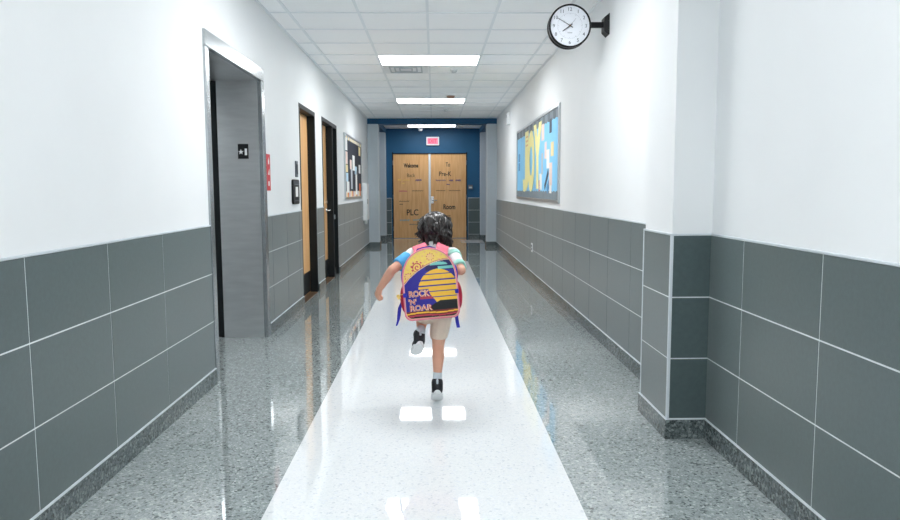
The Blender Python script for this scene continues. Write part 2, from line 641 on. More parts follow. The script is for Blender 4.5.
for (hx, pr_, sg) in ((DX0+.045, lL, 1), (DX1-.045, lR, -1)):
    for hz in (.25, 1.05, 1.9):
        MB().tube([(hx, YB-.014, hz-.055), (hx, YB-.014, hz+.055)], .009).build('hinge', M['chrome'], pr_)
onleaf = lambda x, z, d: (x, leafY-.0008-d, z)
px2x = lambda p: (p-433.55)*.02527
py2z = lambda p: 1.243+(188.85-p)*.02527
def ink(parent, s, px, py, wpx, hpx, bold=.02, m_='dark_print'):
    b = MB()
    add_text(b, s, onleaf, px2x(px), py2z(py), wpx*.02527, hpx*.02527, bold)
    b.build('lettering', M[m_], parent)
M['ink'] = mat('black_vinyl', srgb(28, 26, 24), .6, noise=.05)
M['ink2'] = mat('brown_marker', srgb(112, 82, 52), .6, noise=.05)
ink(lL, 'Welcome', 410.6, 165.5, 14.5, 4.2, .035, 'ink')
ink(lL, 'Back', 410.6, 175.2, 8, 3.6, .0, 'ink2')
ink(lL, 'PLC', 411.8, 212, 11.5, 6, .012, 'ink')
ink(lR, 'To', 447.3, 164.6, 4.2, 4.2, .01, 'ink')
ink(lR, 'Pre-K', 444.6, 173.8, 12, 4.6, .012, 'ink')
ink(lR, 'Room', 448.6, 206.6, 11.8, 5, .025, 'ink')
def squiggle(parent, px, py, wpx, hpx, colour, nm='handwriting', n=7):
    """a small illegible marker scrawl"""
    b = MB()
    pts = []
    for i in range(n*3+1):
        t = i/(n*3)
        pts.append(Vector(onleaf(px2x(px-wpx/2+wpx*t), py2z(py)+hpx*.0126*math.sin(i*2.1+px)*random.uniform(.5, 1), .001)))
    b.tube(pts, .006, 5)
    b.build(nm, colour, parent)
mk = {k: mat(k+'_marker', c, .6, noise=.05) for k, c in dict(orange=srgb(246, 206, 120), pink=srgb(216, 92, 130), sky=srgb(120, 186, 206), violet=srgb(120, 92, 140), grey=srgb(150, 130, 110), brown=srgb(140, 100, 62)).items()}
for (pr_, px, py, wp, hp, c) in ((lL, 399, 179.6, 3, 2.5, 'orange'), (lL, 405.5, 180, 7, 2.5, 'orange'), (lL, 402.5, 183, 3, 2, 'orange'),
        (lL, 418, 180, 6, 3, 'violet'), (lL, 402.5, 190.8, 8, 1.6, 'pink'), (lL, 417, 190.5, 11, 1.2, 'brown'), (lL, 403.5, 201, 10, 1.8, 'brown'), (lL, 400.5, 203.8, 3, 1.2, 'brown'),
        (lL, 404, 219.8, 9.5, 2.6, 'sky'), (lL, 417, 219.6, 9, 2.6, 'sky'), (lL, 412, 224, 7, 2, 'grey'),
        (lR, 440, 180.2, 10, 2, 'violet'), (lR, 450.5, 180.2, 3.5, 2.2, 'violet'), (lR, 457.5, 180.2, 5, 2.2, 'violet'), (lR, 447.5, 184.3, 3, 1.2, 'violet'),
        (lR, 440, 190.4, 9, 1, 'brown'), (lR, 454, 190.4, 11, 1, 'brown'), (lR, 447.5, 215.5, 4, 1.2, 'brown')):
    squiggle(pr_, px, py, wp, hp, mk[c])

# ------------------------------------------------------------------ elevator entrance
el = thing('elevator_entrance', (XL, 5.33, 0), 'stainless steel elevator entrance, deep recess with floor plate on its jamb', 'elevator')
y0, y1, top = EL
XF, XD = XL+.016, XL-.43
jn, jf = 4.60, 5.965
def jamb(ya, yb, nm):
    b = MB().box(XD-.02, XF, ya, yb, 0, top-.105)
    return b.build(nm, M['steelframe'], el, bevel=.004)
jamb(y0, jn, 'jamb')
fj = MB().box(XL-.02, XF, jf, y1, 0, top-.105).build('jamb', M['steelframe'], el, bevel=.004)
rv = MB().box(-1.776, XL-.02, jf, y1, 0, top-.105).build('jamb_return', M['steel'], el)
MB().box(XD-.02, -1.776, jf+.02, y1, 0, top-.105).build('door_pocket', M['frame'], el)
hd = MB().box(XL-.02, XF, y0, y1, top-.105, top)
hd.build('header', M['steelframe'], el, bevel=.006)
MB().box(XD-.02, XL-.02, y0, y1, top-.105, top-.08).build('header_soffit', M['steel'], el)
for i, (a, b) in enumerate(((jn, 5.31), (5.316, jf))):
    MB().box(XD-.045, XD-.02, a, b, .01, top-.105).build('door_panel', M['steel'], el)
MB().box(XD-.045, XD+.05, jn, jf, 0, .006).build('sill', M['alu'], el)
sg = MB().box(-1.612, -1.527, jf-.006, jf, 1.497, 1.618)
sp = sg.build('floor_plate', M['black'], el)
onj = lambda x, z, d: (x, jf-.0065-d, z)
lt = MB()
star = []
for k in range(10):
    a = math.pi/2+k*math.pi/5
    r = .024 if k % 2 == 0 else .0098
    star.append((-1.588+r*math.cos(a), 1.552+r*math.sin(a)))
lt.prism(star, onj, 0, .001)
add_text(lt, '1', onj, -1.547, 1.553, .019, .054, .0)
lt.build('star_and_numeral', M['white'], sp)

# ------------------------------------------------------------------ small things on the left wall
fs = thing('fire_sign', (XL, 6.19, 1.39), 'narrow red fire sign with white pictograms beside the elevator frame', 'sign')
MB().box(XL, XL+.004, 6.11, 6.25, 1.235, 1.545).build('sign_plate', M['red'], fs)
MB().box(XL+.004, XL+.0052, 6.165, 6.205, 1.275, 1.315).build('white_text_block', M['paper'], fs)
b = MB()
onl = lambda y, z, d: (XL+.004+d, y, z)
b.prism([(6.18, 1.46), (6.205, 1.46), (6.21, 1.48), (6.198, 1.52), (6.19, 1.5), (6.182, 1.505), (6.17, 1.48)], onl, 0, .0012)
b.build('white_flame', M['paper'], fs)
b = MB()
for i in range(5):
    b.box(XL+.004, XL+.0052, 6.165+.009*i, 6.174+.009*i, 1.37, 1.38+.01*i)
b.build('white_stairs', M['paper'], fs)

cp = thing('card_reader', (XL, 7.42, 1.45), 'small dark grey plate above the black room sign', 'card reader')
MB().box(XL, XL+.014, 7.37, 7.47, 1.37, 1.535).build('plate', M['grey_print'], cp, bevel=.004)
MB().box(XL+.014, XL+.018, 7.39, 7.45, 1.40, 1.50).build('reader_window', M['dark_print'], cp)

rs = thing('room_sign', (XL, 7.33, 1.22), 'black rounded room sign with white insert beside the near door', 'sign')
poly = []
for cx_, cy_, a0 in ((7.455, 1.31, 0), (7.2, 1.31, 90), (7.2, 1.13, 180), (7.455, 1.13, 270)):
    for k in range(5):
        a = math.radians(a0+k*22.5)
        poly.append((cx_+.035*math.cos(a), cy_+.035*math.sin(a)))
MB().prism(poly, left, 0, .02).build('sign_body', M['black'], rs, bevel=.004)
b = MB()
b.box(XL+.02, XL+.0212, 7.28, 7.4, 1.17, 1.27)
b.build('insert', M['paper'], rs)
MB().box(XL+.02, XL+.0225, 7.22, 7.44, 1.125, 1.135).build('raised_line', M['grey_print'], rs)
b = MB()
b.box(XL+.02, XL+.0225, 7.22, 7.44, 1.29, 1.3)
for i in range(5):
    b.box(XL+.02, XL+.0225, 7.22+.05*i, 7.235+.05*i, 1.30, 1.325)
b.build('raised_marks', M['grey_print'], rs)

wbx = thing('wall_cabinet', (XL, 14.5, .6), 'tall white wall box beside the front left column', 'cabinet')
MB().box(XL+.001, XL+.075, 14.25, 14.75, .62, 1.37).build('cabinet_body', M['white'], wbx, bevel=.008)
d_ = MB().box(XL+.075, XL+.085, 14.27, 14.73, .64, 1.35).build('cabinet_door', M['white'], wbx, bevel=.004)
MB().box(XL+.085, XL+.1, 14.3, 14.32, .95, 1.05).build('pull', M['chrome'], d_)
MB().box(XL+.009, XL+.06, 14.4, 14.6, .54, .62).build('lower_box', M['white'], wbx, bevel=.006)

# ------------------------------------------------------------------ notice boards
def board(name, x, sgn, ya, yb, za, zb, face_mat, label, extra=None):
    """sgn +1: on the left wall facing +x;  -1: on the right wall facing -x"""
    root = thing(name, (x, (ya+yb)/2, za), label, 'notice board')
    t = .035
    X = lambda d: x+sgn*d
    bx = lambda b, d0, d1, *r: b.box(min(X(d0), X(d1)), max(X(d0), X(d1)), *r)
    b = MB()
    bx(b, 0, .024, ya, ya+t, za, zb)
    bx(b, 0, .024, yb-t, yb, za, zb)
    bx(b, 0, .024, ya+t, yb-t, za, za+t)
    bx(b, 0, .024, ya+t, yb-t, zb-t, zb)
    b.build('board_frame', M['alu'], root, bevel=.003)
    b = MB()
    bx(b, 0, .012, ya+t, yb-t, za+t, zb-t)
    b.build('board_face', face_mat, root)
    return root
M['skyblue'] = mat('sky_blue_paper', srgb(140, 206, 245), .7, noise=.03, nscale=5)
M['navyboard'] = mat('black_paper', srgb(34, 40, 54), .7, noise=.05, nscale=5)
M['scallop'] = mat('grey_border', srgb(126, 138, 146), .6, noise=.12, nscale=9)
M['yellow'] = mat('yellow_paper', srgb(250, 240, 168), .7, noise=.03)
bR = board('notice_board', XR, -1, 7.67, 11.55, 1.085, 2.155, M['skyblue'], 'long sky blue notice board with big yellow letters on the right wall')
def border(root, X0, X1, ya, yb, za, zb, down, mats, n):
    b = MB()
    for i in range(n):
        a, c = ya+(yb-ya)*i/n, ya+(yb-ya)*(i+1)/n
        wv = .018
        poly = [(a, za), (c, za), (c, zb)] + [(c+(a-c)*k/6, zb+down*wv*math.sin(math.pi*k/6)) for k in range(1, 6)] + [(a, zb)]
        b.prism(poly, lambda y, z, d: (d, y, z), X0, X1, i % len(mats))
    b.build('scalloped_border', mats, root)
M['scallop2'] = mat('dark_border', srgb(96, 106, 116), .6, noise=.12, nscale=9)
border(bR, XR-.012, XR-.0145, 7.705, 11.515, 2.12, 2.03, -1, [M['scallop'], M['scallop2']], 20)
border(bR, XR-.012, XR-.0145, 7.705, 11.515, 1.12, 1.20, 1, [M['scallop'], M['scallop']], 20)
onR = lambda yy, z, d: (XR-.0125-d, -yy, z)        # text reads towards -y
def letter(s, yc, zc, wd, ht, label):
    b = MB()
    add_text(b, s, onR, -yc, zc, wd, ht, .06, d=.0045 if s == 'O' else 0, thick=.004)
    o = b.build('paper_letter', M['yellow'])
    return tag(o, label, 'letter', 'yellow letters on the blue board')
lj = letter('J', 10.47, 1.63, .62, .86, 'yellow cutout letter J with red dots on the blue board')
for i in range(9):
    MB().tube([(XR-.0165, 10.22+.09*(i % 3), 1.86+.06*(i//3)), (XR-.018, 10.22+.09*(i % 3), 1.86+.06*(i//3))], .014, 8).build('red_dot', M['red'], lj)
letter('O', 9.86, 1.62, .66, .84, 'yellow cutout letter O in the middle of the blue board lettering')
letter('Y', 9.28, 1.66, .72, .84, 'yellow cutout letter Y nearest the papers on the blue board')

pc = {'white': M['paper'], 'pinkish': mat('pink_paper', srgb(238, 214, 206), .7, noise=.03), 'dark': mat('photo_paper', srgb(48, 62, 84), .5, noise=.4, nscale=14),
      'grey': mat('grey_paper', srgb(190, 196, 202), .7, noise=.05), 'orange': mat('orange_paper', srgb(226, 120, 70), .7, noise=.08), 'blue': mat('blue_paper', srgb(92, 150, 200), .7, noise=.08),
      'cream': mat('cream_paper', srgb(240, 222, 170), .7, noise=.04), 'red': M['red'], 'lightblue': mat('pale_blue_paper', srgb(196, 222, 240), .7, noise=.03)}
def paper(side, yc, zc, wd, ht, colour, label, ang=0, name='paper_sheet'):
    ca, sa = math.cos(ang), math.sin(ang)
    q = [(yc+a*wd/2*ca-b_*ht/2*sa, zc+a*wd/2*sa+b_*ht/2*ca) for a, b_ in ((-1, -1), (1, -1), (1, 1), (-1, 1))]
    if side == 'R':
        o = MB().prism(q, lambda y, z, d: (XR-.012-d, y, z), .001, .003).build(name, pc[colour])
        g = 'papers on the blue board'
    else:
        o = MB().prism(q, lambda y, z, d: (XL+.012+d, y, z), .001, .003).build(name, pc[colour])
        g = 'papers on the black board'
    return tag(o, label, 'paper', g)
paper('R', 8.83, 1.93, .22, .2, 'pinkish', 'pink sheet high on the blue board right of the letter Y')
paper('R', 8.25, 1.96, .15, .16, 'dark', 'dark photo sheet in the top right corner of the blue board')
paper('R', 8.60, 1.70, .16, .2, 'pinkish', 'pale pink sheet mid height on the blue board, upper of two')
paper('R', 8.42, 1.59, .2, .22, 'white', 'white sheet in the centre of the blue board papers')
paper('R', 8.12, 1.69, .2, .16, 'cream', 'cream sheet near the right edge of the blue board, upper middle')
paper('R', 8.87, 1.55, .12, .26, 'grey', 'narrow grey sheet beside the stem of the letter Y')
paper('R', 8.22, 1.41, .2, .26, 'pinkish', 'pale pink sheet low near the right edge of the blue board')
paper('R', 8.99, 1.33, .2, .2, 'white', 'white sheet low on the blue board under the narrow grey one')
paper('R', 9.1, 1.28, .08, .14, 'orange', 'tiny orange cutout at the foot of the letter Y')
paper('R', 8.52, 1.35, .34, .07, 'dark', 'long dark tilted cutout low on the blue board', -.6)
paper('R', 8.4, 1.26, .18, .1, 'blue', 'blue tilted cutout under the long dark one', -.5)
paper('R', 8.22, 1.24, .16, .1, 'white', 'small white sheet in the bottom right corner of the blue board')
paper('R', 11.25, 1.72, .18, .12, 'blue', 'upper small blue cutout left of the letter J')
paper('R', 11.25, 1.58, .18, .12, 'blue', 'lower small blue cutout left of the letter J')

bL = board('notice_board', XL, 1, 11.37, 13.95, 1.085, 2.135, M['navyboard'], 'black notice board with white papers on the left wall')
border(bL, XL+.012, XL+.0145, 11.405, 13.915, 1.12, 1.2, 1, [pc['pinkish'], pc['cream'], pc['orange'], pc['grey']], 16)
border(bL, XL+.012, XL+.0145, 11.405, 13.915, 2.10, 2.06, -1, [pc['grey'], pc['cream']], 16)
paper('L', 11.6, 1.97, .26, .2, 'white', 'white sheet in the top near corner of the black board')
paper('L', 11.62, 1.75, .26, .2, 'pinkish', 'pink sheet under the top near sheet of the black board')
paper('L', 11.64, 1.58, .26, .12, 'cream', 'cream sheet on the near edge of the black board, middle')
paper('L', 11.66, 1.44, .28, .14, 'lightblue', 'pale blue sheet on the near edge under the cream one')
paper('L', 11.75, 1.28, .36, .18, 'white', 'white sheet in the bottom near corner of the black board')
paper('L', 12.2, 1.66, .26, .16, 'pinkish', 'pink sheet of the cross shape, near arm')
paper('L', 12.62, 1.70, .34, .26, 'white', 'white sheet at the centre of the cross shape')
paper('L', 12.95, 1.58, .34, .14, 'lightblue', 'pale blue sheet of the cross shape, far arm')
paper('L', 12.3, 1.42, .22, .34, 'grey', 'grey hanging sheet below the near arm of the cross shape')
paper('L', 13.02, 1.36, .26, .42, 'white', 'long white hanging sheet in the lower far half of the black board')
paper('L', 13.62, 1.95, .3, .16, 'cream', 'cream sheet in the top far corner of the black board')
paper('L', 13.6, 1.62, .3, .16, 'white', 'white sheet on the far edge of the black board, middle')
paper('L', 13.62, 1.28, .28, .14, 'orange', 'orange sheet in the bottom far corner of the black board')

# ------------------------------------------------------------------ wall clock
ck = thing('wall_clock', (1.038, 5.645, 2.481), 'round white double faced clock on a black arm, showing ten to eight', 'clock')
CX, CZ, CR, CY = 1.05, 2.487, .163, 5.6
def lathe_y(mb, prof, n=64, mi=0):
    """profile of (r, y) about the clock axis"""
    vs = []
    for r, y in prof:
        r *= .95
        vs += [(CX+r*math.cos(2*math.pi*k/n), y, CZ+r*math.sin(2*math.pi*k/n)) for k in range(n)]
    fs = [(i*n+k, i*n+(k+1) % n, (i+1)*n+(k+1) % n, (i+1)*n+k) for i in range(len(prof)-1) for k in range(n)]
    mb.add(vs, fs, mi)
b = MB()
lathe_y(b, [(.158, CY+.004), (.160, CY-.008), (.168, CY-.008), (.172, CY), (.172, CY+.034), (.166, CY+.036), (.166, CY+.054), (.172, CY+.056), (.172, CY+.09), (.168, CY+.098), (.160, CY+.098), (.158, CY+.086)])
b.build('case', M['black'], ck, smooth=True)
for yy, nm in ((CY+.003, 'dial'), (CY+.087, 'dial')):
    b = MB()
    b.tube([(CX, yy, CZ), (CX, yy+.0015, CZ)], .152, 64)
    dial = b.build(nm, M['face'], ck)
    if yy < CY+.01:
        front = dial
onc = lambda x, z, d: (CX+x, CY+.0025-d, CZ+z)
b = MB()
for n_ in range(1, 13):
    a = math.pi/2-n_*math.pi/6
    add_text(b, str(n_), onc, .124*math.cos(a), .124*math.sin(a), None, .026, .006, d=0, thick=.0005)
b.build('numerals', M['grey_print'], front)
b = MB()
for n_ in range(60):
    a = n_*math.pi/30
    r0, r1 = (.086, .097) if n_ % 5 == 0 else (.093, .097)
    wv = .0009
    c_, s_ = math.cos(a), math.sin(a)
    b.prism([(r0*c_-wv*s_, r0*s_+wv*c_), (r1*c_-wv*s_, r1*s_+wv*c_), (r1*c_+wv*s_, r1*s_-wv*c_), (r0*c_+wv*s_, r0*s_-wv*c_)], onc, 0, .0005)
b.build('minute_ticks', M['grey_print'], front)
MB().box(CX-.018, CX+.018, CY+.002, CY+.0025, CZ-.055, CZ-.051).build('small_mark', M['grey_print'], front)
def hand(nm, ang, ln, tail, wd, d, m_):
    c_, s_ = math.cos(ang), math.sin(ang)
    q = [(-tail*c_-wd*s_, -tail*s_+wd*c_), (ln*c_-wd*.6*s_, ln*s_+wd*.6*c_), (ln*c_+wd*.6*s_, ln*s_-wd*.6*c_), (-tail*c_+wd*s_, -tail*s_-wd*c_)]
    MB().prism(q, onc, d, d+.001).build(nm, m_, ck)
hand('hour_hand', math.radians(216), .07, .022, .004, .003, M['dark_print'])
hand('minute_hand', math.radians(149), .115, .026, .003, .005, M['dark_print'])
hand('second_hand', math.radians(50), .07, .02, .0013, .007, M['grey_print'])
MB().tube([(CX, CY+.003, CZ), (CX, CY-.007, CZ)], .007, 16).build('hub', M['brass'], ck)
MB().box(CX+.168, XR-.03, CY+.028, CY+.064, CZ-.005, CZ+.035).build('arm', M['black'], ck, bevel=.004)
b = MB()
yy0, yy1, zz0, zz1 = CY-.02, CY+.112, CZ-.07, CZ+.095
vs = [(XR, yy0, zz0), (XR, yy1, zz0), (XR, yy1, zz1), (XR, yy0, zz1), (XR-.038, yy0+.015, zz0+.03), (XR-.038, yy1-.015, zz0+.03), (XR-.038, yy1-.015, zz1-.03), (XR-.038, yy0+.015, zz1-.03)]
b.add(vs, [(0, 1, 2, 3), (4, 5, 6, 7), (0, 1, 5, 4), (1, 2, 6, 5), (2, 3, 7, 6), (3, 0, 4, 7)])
b.build('wall_plate', M['black'], ck, bevel=.004)

# ------------------------------------------------------------------ small fittings
ex = thing('exit_sign', (-.03, YB, 2.33), 'lit pink and white exit sign above the double doors', 'exit sign')
M['exitglow'] = mat('exit_face', srgb(236, 128, 156), .5, emis=srgb(250, 110, 150), estr=.22)
M['exitred'] = mat('exit_letters', srgb(222, 70, 100), .5, emis=srgb(235, 60, 95), estr=.25)
MB().box(-.19, .13, YB-.05, YB-.001, 2.33, 2.54).build('sign_housing', M['white'], ex, bevel=.006)
MB().box(-.16, .1, YB-.052, YB-.05, 2.36, 2.51).build('sign_face', M['exitglow'], ex)
b = MB()
add_text(b, 'EXIT', lambda x, z, d: (x, YB-.052-d, z), -.03, 2.435, .2, .09, .015)
b.build('lettering', M['exitred'], ex)

rd = thing('access_panel', (.916, YB, 1.29), 'small grey wall reader on the blue wall right of the double doors', 'card reader')
MB().box(.86, .97, YB-.03, YB-.001, 1.235, 1.345).build('reader_body', M['grey_print'], rd, bevel=.006)
MB().box(.88, .95, YB-.033, YB-.03, 1.26, 1.30).build('reader_pad', M['alu'], rd)

ot = thing('wall_outlet', (XR, 9.765, .43), 'small white outlet on the right tile wall', 'outlet')
MB().box(XR-.014, XR-.0075, 9.71, 9.82, .375, .495).build('cover_plate', M['white'], ot, bevel=.002)
MB().box(XR-.016, XR-.014, 9.735, 9.795, .4, .43).build('socket', M['grey_print'], ot)
MB().box(XR-.016, XR-.014, 9.735, 9.795, .445, .475).build('socket', M['grey_print'], ot)

st = thing('alarm_strobe', (XR, 12.85, 2.39), 'white alarm box high on the right wall beyond the blue board', 'alarm')
MB().box(XR-.055, XR-.001, 12.73, 12.97, 2.38, 2.58).build('alarm_body', M['white'], st, bevel=.006)
MB().box(XR-.065, XR-.055, 12.8, 12.9, 2.5, 2.55).build('alarm_lens', M['alu'], st, bevel=.003)

def disc(x, y, r, label, name, cat, m_, drop):
    t = thing(name, (x, y, HC), label, cat)
    a = MB()
    a.tube([(x, y, HC+.004), (x, y, HC-.006)], r, 24)
    a.build('ceiling_plate', M['white'], t)
    a = MB()
    a.tube([(x, y, HC-.006), (x, y, HC-.006-drop*.7), (x, y, HC-.006-drop)], [r*.8, r*.7, r*.45], 24)
    a.build('sensor_body', m_, t)
M['tan'] = mat('tan_plastic', srgb(176, 140, 122), .5, noise=.05)
disc(.275, 11.72, .085, 'tan smoke detector on the ceiling beside the second light', 'smoke_detector', 'smoke detector', M['tan'], .035)
disc(.26, 9.233, .045, 'small sprinkler head on the ceiling behind the nearest light', 'sprinkler', 'sprinkler', M['alu'], .03)
disc(.233, 13.745, .045, 'small sprinkler head on the ceiling beyond the second light', 'sprinkler', 'sprinkler', M['alu'], .03)
disc(-.33, 17.75, .075, 'white round dome on the ceiling before the exit sign', 'dome_sensor', 'sensor', M['white'], .075)

M['ventgrey'] = mat('vent_metal', srgb(186, 193, 198), .5, noise=.02)
vt = thing('air_vent', (-.34, 9.2, HC), 'white ceiling air vent behind the nearest light', 'air vent')
b = MB()
b.box(-.62, -.07, 8.88, 9.47, HC-.004, HC+.004)
b.build('vent_plate', M['lampframe'], vt)
for q in range(3):
    e = .07+.06*q
    b = MB()
    x0, x1, ya, yb = -.62+e, -.07-e, 8.88+e, 9.47-e
    zz = HC-.012
    t_ = .018
    b.box(x0, x1, ya, ya+t_, zz, HC-.004)
    b.box(x0, x1, yb-t_, yb, zz, HC-.004)
    b.box(x0, x0+t_, ya+t_, yb-t_, zz, HC-.004)
    b.box(x1-t_, x1, ya+t_, yb-t_, zz, HC-.004)
    b.build('vent_ring', M['ventgrey'], vt)

# ------------------------------------------------------------------ the running child
pr = thing('person', (.01, 4.1, 0), 'dark haired child in beige shorts running away with a backpack', 'person')
M['skin'] = mat('skin', srgb(224, 168, 142), .5, noise=.05, nscale=18)
M['hair'] = mat('dark_hair', srgb(34, 27, 24), .32, spec=.7, noise=.35, nscale=25, stretch=(6, 6, 1))
M['shirt'] = mat('white_jersey', srgb(232, 234, 234), .8, noise=.04, nscale=20, bump=.2, bscale=400)
M['cuffblue'] = mat('sky_blue_jersey', srgb(88, 176, 232), .8, noise=.04, nscale=20, bump=.2, bscale=400)
M['mint'] = mat('mint_jersey', srgb(160, 218, 204), .8, noise=.04, nscale=20, bump=.2, bscale=400)
M['pinkhem'] = mat('pink_jersey', srgb(226, 92, 112), .8, noise=.06, nscale=20)
M['shorts'] = mat('beige_cotton', srgb(232, 214, 196), .85, noise=.05, nscale=25, bump=.3, bscale=300)
M['sock'] = mat('pale_sock', srgb(206, 214, 220), .9, noise=.05, nscale=60)
M['shoe'] = mat('black_shoe_mesh', srgb(26, 29, 36), .6, noise=.15, nscale=80)
M['sole'] = mat('white_rubber', srgb(232, 235, 236), .6, noise=.03)
M['eye'] = mat('eye_white', srgb(235, 232, 228), .2, noise=.02)
M['iris'] = mat('eye_dark', srgb(40, 26, 20), .2, noise=.1)
M['lip'] = mat('lip', srgb(190, 104, 96), .45, noise=.05)

HD = Vector((.003, 4.262, 1.0))
Lsh, Lel, Lwr = Vector((-.126, 4.15, .862)), Vector((-.243, 4.05, .784)), Vector((-.315, 4.095, .676))
Rsh, Rel, Rwr = Vector((.106, 4.15, .862)), Vector((.150, 4.0, .786)), Vector((.14, 4.15, .762))
Rhip, Rkn, Ran = Vector((.036, 4.06, .54)), Vector((.018, 4.105, .335)), Vector((.012, 4.03, .163))
Lhip, Lkn, Lan = Vector((-.052, 4.07, .54)), Vector((-.076, 4.20, .50)), Vector((-.081, 4.012, .435))

bd = MB()
bd.ball((0, 4.07, .56), (.095, .07, .075))
bd.cap((0, 4.075, .58), (0, 4.15, .79), .075, .08)
bd.ball((-.01, 4.15, .81), (.105, .07, .075))
bd.cap((-.11, 4.15, .86), (.095, 4.15, .86), .038, .038)
bd.cap((0, 4.17, .86), (.003, 4.235, .93), .04, .034)           # neck
bd.ball(HD+Vector((0, -.005, .012)), (.07, .084, .086))          # skull
bd.ball(HD+Vector((0, .03, -.035)), (.056, .055, .058))          # jaw and cheeks
bd.ball(HD+Vector((0, .068, -.075)), (.018, .016, .014))         # chin
bd.ball(HD+Vector((0, .088, -.022)), (.011, .014, .013))         # nose
bd.cap(HD+Vector((0, .082, .01)), HD+Vector((0, .088, -.02)), .006, .009)
for sx in (-1, 1):
    bd.ball(HD+Vector((sx*.072, -.002, -.01)), (.010, .018, .026))   # ears
bd.cap(Lsh, Lel, .034, .027); bd.cap(Lel, Lel.lerp(Lwr, .4), .027, .027); bd.cap(Lel.lerp(Lwr, .4), Lwr, .027, .0195)
bd.cap(Rsh, Rel, .034, .027); bd.cap(Rel, Rel.lerp(Rwr, .4), .027, .027); bd.cap(Rel.lerp(Rwr, .4), Rwr, .027, .0195)
def fist(mb, wr, d, n):
    d = d.normalized()
    n = (n-d*n.dot(d)).normalized()
    wv = d.cross(n)
    R3 = Matrix((wv, d, n)).transposed()
    mb.ball(wr+d*.03, (.026, .036, .015), R3)
    mb.cap(wr-d*.005, wr+d*.02, .019, .017)
    for i, ln in enumerate((.9, 1, .96, .8)):
        a = wr+d*.055+wv*(i-1.5)*.0135
        b_ = a+d*.018*ln+n*.010
        c = b_+n*.018*ln-d*.006
        e = c-d*.018*ln-n*.004
        mb.cap(a-d*.012, a, .0085, .0085, n=8)
        mb.cap(a, b_, .0085, .008, n=8); mb.cap(b_, c, .008, .0075, n=8); mb.cap(c, e, .0075, .0065, n=8)
    t0 = wr+d*.018-wv*.022
    t1 = t0+d*.026-wv*.008+n*.012
    t2 = t1+d*.016+wv*.014+n*.014
    mb.cap(t0, t1, .0105, .009, n=8); mb.cap(t1, t2, .009, .0075, n=8)
fist(bd, Lwr, Vector((-.012, .01, -.03)), Vector((.8, .5, .0)))
fist(bd, Rwr, Vector((-.02, .05, .005)), Vector((-1, 0, 0)))
bd.cap(Rhip, Rkn, .06, .036); bd.cap(Rkn, Rkn.lerp(Ran, .35)+Vector((.002, -.012, 0)), .035, .036); bd.cap(Rkn.lerp(Ran, .35)+Vector((.002, -.012, 0)), Ran, .036, .022)
bd.cap(Lhip, Lkn, .058, .036); bd.cap(Lkn, Lkn.lerp(Lan, .35)+Vector((0, -.01, -.012)), .034, .034); bd.cap(Lkn.lerp(Lan, .35)+Vector((0, -.01, -.012)), Lan, .034, .022)
# feet (inside the shoes)
def foot_axes(heel, toe, side):
    t = (toe-heel).normalized()
    s = (side-t*side.dot(t)).normalized()
    n = s.cross(t)
    return t, s, n
Rheel, Rtoe = Vector((.012, 3.955, .082)), Vector((.007, 4.098, .002))
Lheel, Ltoe = Vector((-.083, 3.945, .368)), Vector((-.116, 4.075, .285))
for heel, toe, ank in ((Rheel, Rtoe, Ran), (Lheel, Ltoe, Lan)):
    t, s, n = foot_axes(heel, toe, Vector((1, 0, 0)))
    bd.cap(ank, heel+t*.04+n*.045, .021, .019)
    bd.cap(heel+t*.04+n*.04, heel+t*.12+n*.03, .019, .014)
body = fuse(bd, 'body', M['skin'], pr, .0034, 5)
for sx in (-1, 1):
    e = MB()
    e.ball(HD+Vector((sx*.028, .067, .003)), (.0105, .009, .0075))
    ey = e.build('eye', M['eye'], pr, smooth=True)
    e = MB()
    e.ball(HD+Vector((sx*.028, .0738, .003)), (.005, .0033, .005))
    e.build('iris', M['iris'], ey, smooth=True)
    e = MB()
    e.tube([HD+Vector((sx*.015, .079, .02)), HD+Vector((sx*.028, .078, .024)), HD+Vector((sx*.042, .068, .02))], [.002, .0026, .0016], 6)
    e.build('eyebrow', M['hair'], pr, smooth=True)
e = MB()
e.tube([HD+Vector((-.02, .078, -.05)), HD+Vector((-.008, .0865, -.0515)), HD+Vector((.008, .0865, -.0515)), HD+Vector((.02, .078, -.05))], [.0025, .005, .005, .0025], 8)
e.build('mouth', M['lip'], pr, smooth=True)

